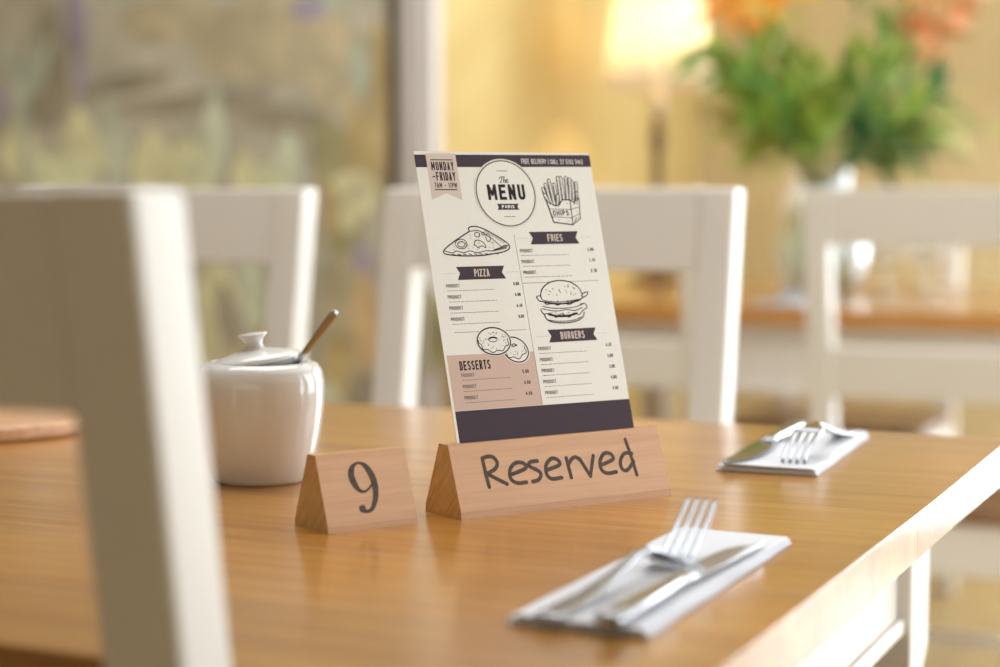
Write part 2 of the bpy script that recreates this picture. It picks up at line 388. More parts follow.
for q in [(270, 40, 190, 90, 'tan'), (170, 20, 120, 50, 'tan'), (340, 70, 90, 80, 'tan', .3), (45, 70, 60, 120, 'umber'), (190, 104, 190, 22, 'umber', .04), (285, 118, 110, 26, 'umber', -.1), (125, 84, 110, 20, 'umber', .1),
          (18, 150, 46, 70, 'pale_yellow', 0, .6), (80, 150, 60, 80, 'pale_yellow', .1, .6), (112, 140, 34, 100, 'pale_green', .15, .7), (60, 172, 90, 40, 'cream'),
          (150, 160, 50, 70, 'pale_yellow', -.1, .6), (185, 165, 50, 60, 'pale_yellow', 0, .6), (212, 135, 34, 110, 'pale_green', -.1, .75), (200, 165, 40, 50, 'cream', 0, .5), (245, 170, 34, 50, 'pale_yellow', 0, .7),
          (288, 160, 34, 60, 'pale_green', 0, .7), (272, 178, 40, 30, 'cream'), (330, 160, 40, 90, 'moss', .1), (358, 150, 40, 100, 'ochre', .05, .4), (362, 70, 26, 60, 'sage', .2), (378, 110, 24, 190, 'ochre'), (352, 195, 60, 50, 'pale_yellow', .2),
          (20, 120, 12, 100, 'sage', .2), (14, 70, 16, 74, 'sage', .35, .5), (30, 62, 16, 80, 'sage', -.1, .6), (42, 66, 12, 60, 'sage', -.35, .6), (28, 178, 10, 60, 'sage', .3),
          (76, 20, 22, 80, 'lilac', .05), (80, 68, 14, 60, 'lilac', 0), (0, 105, 16, 40, 'lilac'), (312, 8, 50, 24, 'lilac', .1), (330, 4, 20, 16, 'sage'),
          (215, 290, 50, 60, 'pale_yellow', 0, .4), (252, 290, 30, 90, 'pale_green', .1, .5), (205, 350, 40, 90, 'pale_yellow', 0, .4), (240, 365, 60, 60, 'tan'), (228, 320, 24, 70, 'umber', .2), (262, 370, 30, 90, 'ochre', 0),
          (345, 235, 44, 70, 'moss', 0), (362, 265, 24, 46, 'lilac', 0), (342, 300, 44, 90, 'tan', 0), (366, 320, 30, 100, 'apricot', .05), (338, 370, 40, 80, 'ochre', 0), (362, 395, 40, 50, 'umber', 0), (350, 215, 24, 34, 'pale_yellow'),
          (330, 210, 20, 60, 'ochre', .1), (425, 330, 40, 100, 'moss')]:
    stroke(*q)
for k in range(46):             # the same brushwork goes on over the rest of the canvas
    x, y = random.choice(((random.uniform(-210, -20), random.uniform(-260, 430)), (random.uniform(-20, 380), random.uniform(-300, -40)), (random.uniform(-150, 330), random.uniform(405, 470))))
    low = y > 90
    stroke(x, y, random.uniform(20, 60) if low else random.uniform(50, 130), random.uniform(50, 100) if low else random.uniform(16, 50), random.choice(['pale_yellow', 'pale_green', 'cream', 'sage', 'ochre'] if low else ['tan', 'umber', 'tan', 'sage', 'moss']), random.uniform(-.3, .3), .5 if low else 0)

# ================================================================== CHAIRS
def lean(z):            # backward lean of the back posts
    if z > .44: return -(z - .44) * .156
    return -(.44 - z) ** 2 * .25
def make_chair(name, label, group):
    t = thing(name, label, 'chair', (0, 0, 0), 0, group)
    hw = .22
    for s in (-1, 1):
        rings = []
        x0, x1 = (hw - .043, hw) if s > 0 else (-hw, -hw + .043)
        for z in (0, .15, .30, .44, .60, .80, .950, .980):
            y = lean(z); d = .019
            rings.append([(x0, y - d, z), (x1, y - d, z), (x1, y + d, z), (x0, y + d, z)])
        MB().loft(rings).build('back_post', 'white', t, bevel=.004)
    def rail(name, z0, z1, d0, d1):
        r = []
        for z in (z0, z1):
            y = lean(z); r.append([(-hw + .042, y - d0, z), (hw - .042, y - d0, z), (hw - .042, y + d1, z), (-hw + .042, y + d1, z)])
        MB().loft(r).build(name, 'white', t, bevel=.003)
    rail('top_rail', .886, .979, .018, .018); rail('middle_rail', .630, .715, .016, .016)
    m = MB(); prof = [(-hw - .004, -.006), (hw + .004, -.006), (hw + .012, .20), (hw + .006, .40), (hw - .03, .425), (-hw + .03, .425), (-hw - .006, .40), (-hw - .012, .20)]
    # the seat is notched between the posts
    prof = [(-hw + .043, -.024), (hw - .043, -.024), (hw - .043, .0235), (hw + .005, .0235), (hw + .010, .20), (hw + .006, .40), (hw - .03, .425), (-hw + .03, .425), (-hw - .006, .40), (-hw - .010, .20), (-hw - .005, .0235), (-hw + .043, .0235)]
    m.prism(prof, .424, .452); m.build('seat', 'seat_wood', t, bevel=.006)
    for nm, b in (('seat_rail', (-hw + .042, hw - .042, -.016, .010, .335, .424)), ('seat_rail', (-hw + .044, hw - .044, .365, .388, .345, .424)),
                  ('seat_rail', (-hw + .008, -hw + .030, .0225, .355, .345, .424)), ('seat_rail', (hw - .030, hw - .008, .0225, .355, .345, .424))):
        MB().box(*b).build(nm, 'white', t, bevel=.002)
    for s in (-1, 1):
        x = s * (hw - .022); rings = []
        for z, w in ((0, .015), (.30, .021), (.424, .021)):
            rings.append([(x - w, .376 - w, z), (x + w, .376 - w, z), (x + w, .376 + w, z), (x - w, .376 + w, z)])
        MB().loft(rings).build('front_leg', 'white', t, bevel=.003)
        MB().box(x - .010, x + .010, .0, .365, .165, .195).build('stretcher', 'white', t, bevel=.002)
    MB().box(-hw + .032, hw - .032, .175, .195, .168, .192).build('stretcher', 'white', t, bevel=.002)
    return t
chair0 = make_chair('dining_chair', 'white wooden chair with its back to us, large and blurred in the left foreground', 'white dining chairs')
chair0.location = W(-.650, .710); chair0.rotation_euler.z = -TH
for u, v, rz, lab in ((-.604 - .22, 1.928, math.pi, 'white wooden chair directly behind the standing menu, across the front table'),
                      (-1.157 - .22, 1.928, math.pi, 'white wooden chair behind the sugar bowl, in front of the painting'),
                      (-.796 + .22, 3.10, 0, 'white wooden chair with open back at right, tucked under the rear table'),
                      (-.971 - .22, 3.10, 0, 'white wooden chair at the rear table, mostly hidden behind the standing menu'),
                      (-.800 - .22, 4.44, math.pi, 'white wooden chair on the far side of the rear table, behind the glasses')):
    c = copy_tree(chair0); c.location = W(u, v); c.rotation_euler.z = rz - TH; c['label'] = lab

# ================================================================== TABLES
def make_table(label, u0, u1, v0, v1, n):
    cu, cv = (u0 + u1) / 2, (v0 + v1) / 2; lu, lv = (u1 - u0) / 2, (v1 - v0) / 2
    t = thing('dining_table', label, 'table', W(cu, cv), -TH, 'white legged dining tables')
    pw = 2 * lv / n
    for i in range(n):
        MB().box(-lu, lu, -pw / 2 + .0001, pw / 2 - .0001, -.016, .016).build('plank', 'table_wood', t, loc=(0, -lv + pw * (i + .5), .744), bevel=.0004, seg=1)
    il, iw = .066, .022          # insets of the legs
    for su in (-1, 1):
        for sv in (-1, 1):
            cx = su * (lu - il - .0375); cy = sv * (lv - iw - .0375); rings = []
            for z, w, c in ((0, .026, .004), (.55, .0335, .004), (.575, .0375, .0015), (.728, .0375, .0015)):
                rings.append([(cx - w, cy - w + c, z), (cx - w + c, cy - w, z), (cx + w - c, cy - w, z), (cx + w, cy - w + c, z), (cx + w, cy + w - c, z), (cx + w - c, cy + w, z), (cx - w + c, cy + w, z), (cx - w, cy + w - c, z)])
            MB().loft(rings).build('leg', 'white', t)
    for s in (-1, 1):
        x = s * (lu - il - .012); y = s * (lv - iw - .012); e = .0755
        xa, xb = sorted((x, x - s * .022)); ya, yb = sorted((y, y - s * .022))
        a = MB().box(xa, xb, -lv + iw + e, lv - iw - e, .606, .728).build('apron', 'white', t, bevel=.0015)
        xo = sorted((x, x + s * .007)); MB().box(xo[0], xo[1], -lv + iw + e, lv - iw - e, .600, .614).build('apron_bead', 'white', a, bevel=.003)
        a = MB().box(-lu + il + e, lu - il - e, ya, yb, .606, .728).build('apron', 'white', t, bevel=.0015)
        yo = sorted((y, y + s * .007)); MB().box(-lu + il + e, lu - il - e, yo[0], yo[1], .600, .614).build('apron_bead', 'white', a, bevel=.003)
    return t
TZ = .76
make_table('honey coloured wooden table with white legs carrying the menu and the place settings', -2.05, -.248, .705, 1.657, 7)
make_table('wooden table with white apron in the blurred background, carrying vase and lamp', -1.565, -.25, 3.30, 4.25, 7)

# ================================================================== BLOCKS WITH LETTERING
BA = .594
def block(name, label, x, y, L, lip, h, t1, t2, D):
    t = thing(name, label, 'sign', (x, y, TZ), BA)
    # profile in (y across, z): lip at the foot, sloping faces, flat top
    prof = [(0, 0), (D, 0), (D - .0005, lip), (t2, h), (t1, h), (.0005, lip)]
    return t, prof
def prof_mesh(prof, x0, x1):
    m = MB(); m.loft([[(x0, a, b) for a, b in prof], [(x1, a, b) for a, b in prof]]); return m
def face_matrix(lip, t1, h):
    k = Vector((0, t1 - .0005, h - lip)).normalized()
    return Matrix(((1, 0, 0, 0), (0, k.y, -k.z, .0005), (0, k.z, k.y, lip), (0, 0, 0, 1)))
# --- menu holder, with a slot in its top for the card
t_res, prof = block('menu_holder', 'long wooden wedge reading Reserved, holding the menu card upright', -.0255, 1.2146, .1787, .005, .0483, .0168, .0280, .0455)
Lr = .1787
sl = .2785; s0, s1, sd = .0203, .0221, .0085       # slot that takes the card
prof6 = prof; prof = prof[:4] + [(s1, .0483), (s1 - sd * math.tan(sl), .0483 - sd), (s0 - sd * math.tan(sl), .0483 - sd), (s0, .0483)] + prof[4:]
MB().loft([[(0, a, b) for a, b in prof], [(Lr, a, b) for a, b in prof]], cap=False).build('body', 'block_wood', t_res)
for x in (0, Lr):
    vs = [(x, a, b) for a, b in prof6]; MB().add(vs, [tuple(range(6)) if x else tuple(range(5, -1, -1))]).build('end_face', 'block_end', t_res)
def lettering(parent, strokes, w, mtx, z=.00012, rnd=True, name='letter'):
    m = MB()
    for s in strokes:
        pts = [tuple(p) for p in catmull([(a, b, 0) for a, b in s], 8)] if len(s) > 2 else [(a, b, 0) for a, b in s]
        m.ribbon(pts, w, z * 1000)
        if rnd:
            for e in (pts[0], pts[-1]): m.disc(e[0], e[1], w * .53, w * .53, z * 1000 + .003, 14)
    o = m.build(name, 'burnt', parent, scale=.001); o.matrix_local = mtx; return o
RES = [('R', [[(25.0, 35.1), (25.3, 25.0), (26.0, 15.3)], [(25.0, 35.1), (29.5, 36.1), (33.8, 35.2), (36.2, 31.2), (33.6, 27.2), (26.3, 24.4)], [(26.3, 24.4), (33.2, 20.3), (40.6, 16.0)]]),
 ('e', [[(45.3, 22.1), (58.1, 25.3), (57.2, 29.1), (50.6, 29.7), (45.3, 25.3), (44.6, 19.2), (49.1, 15.9), (56.6, 15.7)]]),
 ('s', [[(68.9, 29.7), (63.0, 29.3), (61.7, 26.6), (68.9, 22.2), (69.4, 18.9), (66.4, 16.3), (62.0, 15.7)]]),
 ('e', [[(75.4, 22.6), (86.6, 25.3), (86.2, 28.9), (81.3, 30.3), (75.7, 26.2), (74.6, 19.8), (78.0, 16.2), (86.4, 16.3)]]),
 ('r', [[(93.7, 29.6), (94.6, 15.7)], [(94.0, 24.6), (97.9, 28.4), (101.6, 29.6), (104.0, 28.1)]]),
 ('v', [[(104.8, 28.2), (111.0, 15.2)], [(111.0, 15.2), (117.0, 29.3)]]),
 ('e', [[(122.3, 22.2), (133.4, 25.4), (132.4, 29.4), (127.1, 30.2), (122.2, 25.5), (121.5, 19.3), (125.7, 16.0), (133.9, 16.2)]]),
 ('d', [[(151.0, 28.2), (144.6, 28.7), (139.7, 23.7), (139.6, 18.2), (143.9, 16.6), (151.1, 22.2)], [(148.0, 38.6), (150.0, 25.7), (151.5, 12.6)]])]
mtx = face_matrix(.005, .0168, .0483)
for ch, st in RES: lettering(t_res, st, 2.8, mtx)
# --- table number
t_nine, prof = block('table_number', 'short wooden wedge bearing the table number 9', -.1095, 1.1661, .0667, .004, .0482, .0168, .0273, .0457)
MB().loft([[(0, a, b) for a, b in prof], [(.0667, a, b) for a, b in prof]], cap=False).build('body', 'block_wood', t_nine)
for x in (0, .0667):
    vs = [(x, a, b) for a, b in prof]; MB().add(vs, [tuple(range(6)) if x else tuple(range(5, -1, -1))]).build('end_face', 'block_end', t_nine)
N9 = [(27.2, 11.6, 2.2), (27.3, 9.4, 3.3), (30.4, 7.6, 1.7), (34.3, 8.9, 2.0), (37.3, 13.4, 2.6), (39.0, 18.2, 3.0), (39.5, 24.8, 3.4), (38.3, 31.5, 3.4), (35.4, 37.0, 2.7), (31.6, 39.7, 1.4), (27.9, 39.4, 1.5), (24.8, 36.6, 2.7), (23.5, 31.7, 3.4), (25.0, 25.8, 3.1), (27.8, 21.7, 1.8), (31.3, 20.8, 1.3), (34.8, 22.5, 1.1), (37.9, 25.5, 1.0)]
c9 = catmull(N9, 6); m = MB(); m.ribbon([(p.x, p.y) for p in c9], [p.z * 1.38 for p in c9], .12); m.disc(27.9, 10.4, 1.9, 1.9, .123, 16)
o = m.build('numeral', 'burnt', t_nine, scale=.001); o.matrix_local = face_matrix(.004, .0168, .0482)

# ================================================================== MENU CARD (print laid out in millimetres from the visible lower left corner)
CA, CTILT = .580, .2785
menu = thing('menu_card', 'cream printed food menu card standing in the wooden holder', 'menu', (-.0290, 1.2382, .8088), CA)
CM = Matrix(((1, 0, 0, 0), (0, math.sin(CTILT), -math.cos(CTILT), 0), (0, math.cos(CTILT), math.sin(CTILT), 0), (0, 0, 0, 1)))
def pr(m, name, mat, parent=None):
    o = m.build(name, mat, parent or menu, scale=.0010112)
    if parent is None: o.matrix_local = CM
    return o
CW, CH = 148.0, 202.3
cb = MB(); cb.box(0, CW, -7, CH, -.35, 0); pr(cb, 'card', 'card')
# narrow capitals built from strokes: x 0..1, y 0..1
def arc(cx, cy, rx, ry, a0, a1, n=6): return [(cx + rx * math.cos(math.radians(a0 + (a1 - a0) * i / n)), cy + ry * math.sin(math.radians(a0 + (a1 - a0) * i / n))) for i in range(n + 1)]
Oo = arc(.5, .78, .5, .22, 180, 0, 8) + arc(.5, .22, .5, .22, 0, -180, 8) + [(0, .78)]
G = {'A': [[(0, 0), (.5, 1), (1, 0)], [(.2, .3), (.8, .3)]], 'B': [[(0, 0), (0, 1), (.6, 1)] + arc(.6, .77, .4, .23, 90, -90) + [(0, .54)], [(.6, .54)] + arc(.6, .27, .4, .27, 90, -90) + [(0, 0)]],
     'C': [[(1, .7)] + arc(.5, .78, .5, .22, 0, 180, 8) + arc(.5, .22, .5, .22, 180, 360, 8) + [(1, .3)]], 'D': [[(0, 0), (0, 1), (.45, 1)] + arc(.45, .72, .55, .28, 90, 0) + arc(.45, .28, .55, .28, 0, -90) + [(0, 0)]],
     'E': [[(1, 1), (0, 1), (0, 0), (1, 0)], [(0, .52), (.85, .52)]], 'F': [[(1, 1), (0, 1), (0, 0)], [(0, .52), (.85, .52)]],
     'G': [[(1, .7)] + arc(.5, .78, .5, .22, 0, 180, 8) + arc(.5, .22, .5, .22, 180, 360, 8) + [(1, .46), (.55, .46)]], 'H': [[(0, 0), (0, 1)], [(1, 0), (1, 1)], [(0, .5), (1, .5)]],
     'I': [[(.5, 0), (.5, 1)]], 'L': [[(0, 1), (0, 0), (1, 0)]], 'M': [[(0, 0), (0, 1), (.5, .3), (1, 1), (1, 0)]], 'N': [[(0, 0), (0, 1), (1, 0), (1, 1)]], 'O': [Oo],
     'P': [[(0, 0), (0, 1), (.55, 1)] + arc(.55, .74, .45, .26, 90, -90) + [(0, .48)]], 'R': [[(0, 0), (0, 1), (.55, 1)] + arc(.55, .76, .45, .24, 90, -90) + [(0, .52)], [(.5, .52), (1, 0)]],
     'S': [arc(.5, .77, .5, .23, 15, 180, 8) + [(.12, .62), (.88, .40), (1, .23)] + arc(.5, .23, .5, .23, -10, -165, 8)], 'T': [[(0, 1), (1, 1)], [(.5, 1), (.5, 0)]],
     'U': [[(0, 1), (0, .22)] + arc(.5, .22, .5, .22, 180, 360, 8) + [(1, 1)]], 'V': [[(0, 1), (.5, 0), (1, 1)]], 'Y': [[(0, 1), (.5, .45), (1, 1)], [(.5, .45), (.5, 0)]], 'Z': [[(0, 1), (1, 1), (0, 0), (1, 0)]],
     '-': [[(.1, .45), (.9, .45)]], '|': [[(.5, -.1), (.5, 1.1)]], '.': [[(.4, 0), (.6, 0)]],
     '0': [Oo], '1': [[(.2, .8), (.55, 1), (.55, 0)]], '2': [arc(.5, .75, .5, .25, 170, -20, 8) + [(0, 0), (1, 0)]], '3': [arc(.5, .76, .48, .24, 160, -80, 8) + arc(.5, .26, .5, .26, 80, -160, 8)],
     '4': [[(.75, 0), (.75, 1), (0, .28), (1, .28)]], '5': [[(.95, 1), (.1, 1), (.05, .55)] + arc(.48, .3, .5, .3, 120, -160, 8)], '6': [[(.9, .95), (.3, .75), (0, .3)] + arc(.5, .28, .5, .28, 180, -180, 12)],
     '7': [[(0, 1), (1, 1), (.35, 0)]], '8': [arc(.5, .76, .45, .24, 0, 360, 12), arc(.5, .26, .5, .26, 0, 360, 12)], '9': [arc(.5, .7, .5, .28, 0, 360, 12), [(1, .7), (.9, .3), (.4, 0)]]}
def text(m, s, x0, x1, y0, h, w, z, slant=0.0, ratio=None):
    """the string between x0 and x1 with cap height h and stroke w (millimetres)"""
    wid = [(.35 if c in 'I.|' else .6 if c == '1' else .6 if c == ' ' else 1.25 if c == 'M' else 1.0) for c in s]; gap = .32
    tot = sum(wid) + gap * (len(s) - 1); k = (x1 - x0) / tot; x = x0
    for c, q in zip(s, wid):
        cw = q * k
        for st in G.get(c, []):
            if c in 'I.|': pts = [(x + cw / 2 + (a - .5) * w, y0 + w / 2 + b * (h - w)) for a, b in st]
            else: pts = [(x + w / 2 + a * (cw - w), y0 + w / 2 + b * (h - w)) for a, b in st]
            segs = [[pts[0]]]
            for a_ in range(1, len(pts)):              # break the stroke at sharp corners
                segs[-1].append(pts[a_])
                if a_ < len(pts) - 1:
                    e0 = (Vector(pts[a_]) - Vector(pts[a_ - 1])); e1 = (Vector(pts[a_ + 1]) - Vector(pts[a_]))
                    if e0.length > 1e-6 and e1.length > 1e-6 and e0.angle(e1) > .75:
                        segs.append([pts[a_]])
                        if abs(e0.normalized().dot(e1.normalized())) > .35: m.disc(pts[a_][0], pts[a_][1], w * .5, w * .5, z, 10)
            for sg in segs:
                if len(sg) < 2: continue
                e0 = (Vector(sg[0]) - Vector(sg[1])); e1 = (Vector(sg[-1]) - Vector(sg[-2])); sg = list(sg)
                ac = [e for e in (e0, e1)]
                straight = lambda e: e.length > 1e-6 and max(abs(e.normalized().x), abs(e.normalized().y)) > .97
                if straight(e0): sg[0] = tuple(Vector(sg[0]) + e0.normalized() * w * .5)
                if straight(e1): sg[-1] = tuple(Vector(sg[-1]) + e1.normalized() * w * .5)
                m.ribbon(sg, w, z)
        x += cw + gap * k
Z1, Z2, Z3, Z4 = .05, .10, .15, .20
# header and footer bands
hb = pr(MB().poly([(0, 190.8), (148, 192.0), (148, 200.9), (0, 199.8)], Z1), 'header_band', 'ink')
m = MB(); text(m, 'FREE DELIVERY | CALL 23 5242 5463', 87.5, 141, 193.9, 3.6, .40, Z2); pr(m, 'lettering', 'card', hb)
pr(MB().poly([(2, -2), (148, -2), (148, 20.4), (2, 20.9)], Z1), 'footer_band', 'ink')
dz = pr(MB().poly([(2, 21.2), (73, 20.9), (73, 58.6), (2, 59.2)], Z1), 'dessert_panel', 'pink')
# opening hours tag
tg = pr(MB().poly([(9.0, 200.7), (9.2, 167.8), (21.2, 172.4), (33.4, 167.4), (33.2, 200.9)], Z2), 'opening_hours_tag', 'tag')
m = MB(); m.ribbon([(12.2, 196.2), (30.2, 196.2)], .7, Z3); text(m, 'MONDAY', 12.2, 30.4, 188.6, 6.2, .92, Z3); text(m, '-FRIDAY', 12.0, 30.6, 181.3, 6.2, .92, Z3)
text(m, '7AM - 11PM', 12.6, 30.6, 176.3, 3.6, .52, Z3); m.ribbon([(12.4, 174.9), (30.4, 174.9)], .7, Z3); pr(m, 'lettering', 'ink', tg)
# title circle
cc = pr(MB().disc(70.2, 172.2, 26.0, 25.2, Z2, 64), 'title_disc', 'card')
m = MB(); m.ribbon([(70.2 + 24.4 * math.cos(2*math.pi*i/72), 172.2 + 23.7 * math.sin(2*math.pi*i/72)) for i in range(72)], .8, Z3, closed=True); pr(m, 'title_ring', 'line_ink', cc)
m = MB(); m.ribbon([(70.2 + 25.7 * math.cos(2*math.pi*i/72), 172.2 + 24.9 * math.sin(2*math.pi*i/72)) for i in range(72)], .22, Z3, closed=True); pr(m, 'outer_ring', 'pink', cc)
m = MB(); text(m, 'MENU', 55.0, 86.4, 167.4, 11.3, 2.25, Z3); pr(m, 'title', 'line_ink', cc)
m = MB()
for s in ([(66.2, 182.6), (67.3, 184.0), (69.5, 184.2), (71.0, 183.9)], [(69.0, 184.0), (68.0, 181.5), (67.3, 180.0), (66.3, 180.3)], [(71.0, 184.5), (70.0, 182.0), (69.4, 180.0)], [(69.6, 181.2), (70.6, 182.2), (71.2, 181.6), (70.9, 180.2), (71.6, 180.2)], [(72.0, 181.0), (73.3, 181.9), (72.8, 182.4), (71.9, 181.4), (72.0, 180.2), (73.0, 180.0), (74.0, 180.8)]):
    m.ribbon([tuple(p) for p in catmull([(a, b, 0) for a, b in s], 5)], .6, Z3)
pr(m, 'script_lettering', 'line_ink', cc)
m = MB(); m.ribbon([(65, 188.5), (74.2, 188.5)], .4, Z3); m.ribbon([(65.8, 155.3), (75, 155.3)], .4, Z3); pr(m, 'rule', 'line_ink', cc)
pb = pr(MB().poly([(61.2, 164.6), (79.4, 164.6), (78.2, 162.4), (79.4, 160.2), (61.2, 160.2), (62.4, 162.4)], Z3), 'ribbon_banner', 'ink', cc)
m = MB(); text(m, 'PARIS', 65.0, 75.6, 161.3, 2.3, .62, Z4); pr(m, 'lettering', 'card', cc)
# banners
def banner(x0, x1, y0, y1, s, tx0, tx1):
    n = 2.6; ym = (y0 + y1) / 2
    b = pr(MB().poly([(x0, y1), (x1, y1), (x1 - n, ym), (x1, y0), (x0, y0), (x0 + n, ym)], Z2), 'ribbon_banner', 'ink')
    m = MB(); text(m, s, tx0, tx1, ym - 2.7, 5.4, .85, Z3); pr(m, 'lettering', 'tag', b)
    m = MB()
    for sx in (-1, 1):
        for i in range(4): xx = (x0 - 2 - i * 2.5) if sx < 0 else (x1 + 2 + i * 2.5); m.disc(xx, ym, .32, .32, Z1, 8)
    pr(m, 'dotted_rule', 'grey_ink')
banner(84.4, 126.6, 134.9, 144.0, 'FRIES', 99.4, 112.4)
banner(19.9, 59.3, 111.0, 120.2, 'PIZZA', 33.8, 46.2)
banner(87.0, 128.6, 64.2, 73.3, 'BURGERS', 97.4, 118.0)
m = MB(); text(m, 'DESSERTS', 10.9, 35.6, 48.3, 6.5, 1.0, Z2); pr(m, 'heading', 'line_ink', dz)
# product rows
rnd = random.Random(3)
def rows(x, xe, xp0, xp1, ys, prices, par=None):
    a = MB(); b = MB(); c = MB()
    for y, p in zip(ys, prices):
        text(a, 'PRODUCT', x, x + 10.8, y - 1.0, 2.5, .36, Z2); text(c, p, xp0, xp1, y - .9, 2.4, .40, Z2)
        q = x + .4
        while q < xe:                      # the small print line, word by word
            l = rnd.uniform(1.6, 3.6); b.ribbon([(q, y - 3.2), (min(q + l, xe), y - 3.2)], .32, Z2); q += l + .7
    pr(a, 'product_names', 'grey_ink', par); pr(b, 'small_print', 'grey_ink', par); pr(c, 'prices', 'line_ink', par)
rows(9.8, 49, 64.6, 69.2, [106.8 - 7.75 * i for i in range(4)], ['8.00', '4.00', '6.10', '8.00'])
rows(74.4, 115.5, 132.6, 138.0, [130.2 - 7.8 * i for i in range(3)], ['2.00', '1.10', '2.30'])
rows(76.8, 117.5, 135.0, 140.0, [60.0 - 7.8 * i for i in range(5)], ['4.10', '2.00', '3.00', '4.00', '4.50'])
rows(11.0, 51, 60.8, 66.0, [44.8 - 7.75 * i for i in range(3)], ['5.00', '4.50', '4.50'], dz)
m = MB(); m.ribbon([(71.6, 142.4), (73.2, 21)], .3, Z1); m.ribbon([(10.5, 74.6), (69.5, 74.2)], .3, Z1); m.ribbon([(72, 107.2), (137.8, 107.4)], .3, Z1); pr(m, 'rule', 'grey_ink')
# drawings
def cr(pts, n=6): return [tuple(p)[:2] for p in catmull([(a, b, 0) for a, b in pts], n)]
def drawing(name, fills, lines, dots, zf=Z2, w=.62):
    base = MB()
    for i, f in enumerate(fills): base.poly(f, zf + i * .01)
    o = pr(base, name, 'card'); m = MB()
    for l in lines:
        ww = w if not isinstance(l[0], float) else l[0]; p = l if not isinstance(l[0], float) else l[1]
        m.ribbon(p, ww, zf + .05)
    for x, y, r, q in dots: m.disc(x, y, r, r * .6, zf + .05, 8, q)
    pr(m, 'line_drawing', 'line_ink', o); return o
D = random.Random(5)
tipc = cr([(35.5, 145.2), (34.6, 147.0), (37, 148.4), (42.5, 148.2), (49, 145.8), (56, 142), (62, 138.4), (66, 134.8), (65.4, 132), (61, 130.2), (52, 128.8), (42, 127.8), (27, 127.8), (15, 129.0), (11.8, 130.6), (13.5, 133.0), (20, 137.2), (28, 141.5), (35.5, 145.2)])
drawing('pizza_drawing', [tipc], [(.85, tipc), cr([(36, 145), (42, 145.6), (48, 142.6), (54, 138.6), (59.5, 133.5)]), cr([(59.5, 133.5), (62.5, 134.8), (65.5, 134)]), cr([(12.5, 131.6), (19, 130), (22, 131.4), (28, 130), (33, 131.2), (39, 129.8), (46, 131), (53, 131), (59.5, 133.5)], 4),
    cr(arc(27, 136.2, 4.6, 3.4, 0, 360, 14), 2), cr(arc(27, 136.0, 3.0, 2.0, 0, 360, 10), 2), cr([(37, 135), (39, 138.4), (43, 138.2), (46, 135.8), (46.5, 133.2), (43.5, 134.6), (40, 133.4), (38.6, 135), (37, 135)], 4),
    cr(arc(41, 142.6, 2.2, 1.7, 0, 360, 10), 2), cr(arc(49.6, 140.4, 1.8, 2.8, 0, 360, 10), 2), cr(arc(46, 143.2, 1.3, 1.0, 0, 360, 8), 2)] +
    [(.5, [(52 + i * .9, 130.6 + i * .12), (53.4 + i * .9, 132.2 + i * .2)]) for i in range(13)] + [(.4, [(47 + i * 1.2, 144.6 - i * .68), (48.6 + i * 1.2, 145.6 - i * .68)]) for i in range(13)] + [[(14 + i * 4.4, 129.1), (16.6 + i * 4.4, 128.6)] for i in range(10)],
    [(D.uniform(20, 54), D.uniform(132, 137.5), .42, D.uniform(0, 3)) for _ in range(26)] + [(34 + D.uniform(0, 14), D.uniform(138, 143), .4, 1) for _ in range(8)])
bun = cr([(86.4, 94.8), (86.0, 98.5), (88.6, 103.2), (95, 107), (104, 108.3), (113, 106.8), (119, 103), (121.4, 98.2), (120.8, 94.6)])
bot = cr([(86.6, 84.6), (88, 80.8), (93, 78.6), (103, 77.6), (113, 78.6), (119, 81.2), (121, 85)])
pat = cr([(82.2, 97.2), (84, 94.2), (87.5, 93.4), (90, 91.4), (95, 92.2), (99, 90.6), (104, 91.8), (109, 90.8), (114, 92.4), (118, 93.2), (121, 95), (125.5, 97), (126.6, 99.2), (123, 98.6), (120.8, 96.5)], 5)
low = cr([(84, 88.2), (86, 84.8), (92, 84.8), (96, 81.8), (101, 84.2), (107, 81.6), (112, 84.4), (116, 83.2), (120, 86), (124, 88.2), (122.5, 91), (118.5, 90.6)], 5)
drawing('burger_drawing', [bun + [(120.8, 94.6), (103, 92), (86.4, 94.8)], bot + [(121, 90), (104, 92), (85, 90)], [p for p in pat] + [(104, 96)]],
    [(.8, bun), (.8, bot), (.75, pat), (.7, low), cr([(86.4, 94.8), (94, 93.2), (104, 92.8), (113, 93.6), (120.8, 94.6)]), cr([(86, 90.2), (94, 88.6), (104, 88.2), (114, 88.8), (121, 90.8)]), cr([(85.4, 88.6), (92, 87), (99, 86.4), (106, 87.2), (113, 86.2), (120, 88.2)], 4), cr([(82.2, 97.2), (84.8, 97.8), (86.6, 96.2)], 4), (1.6, cr([(90, 84.4), (97, 82.8), (106, 82.6), (115, 84.2)], 4)), (1.2, cr([(88, 93.2), (96, 91.8), (106, 91.6), (118, 93.4)], 4)), cr([(88.5, 80.4), (98, 78.9), (110, 79.2), (118, 81.4)], 4)],
    [(D.uniform(91, 116), D.uniform(97, 106), .55, D.uniform(0, 3)) for _ in range(24)] + [(D.uniform(90, 118), D.uniform(92.2, 93.8), .5, 0) for _ in range(14)] + [(D.uniform(90, 118), D.uniform(83, 86), .5, 0) for _ in range(18)])
def ell(cx, cy, rx, ry, n=28, r=0.0): return [(cx + rx * math.cos(2*math.pi*i/n) * math.cos(r) - ry * math.sin(2*math.pi*i/n) * math.sin(r), cy + rx * math.cos(2*math.pi*i/n) * math.sin(r) + ry * math.sin(2*math.pi*i/n) * math.cos(r)) for i in range(n)]
d1 = ell(41.4, 67.3, 13.4, 9.5, r=-.06); d2 = ell(57.8, 60.6, 10.8, 8.4, r=-.45)
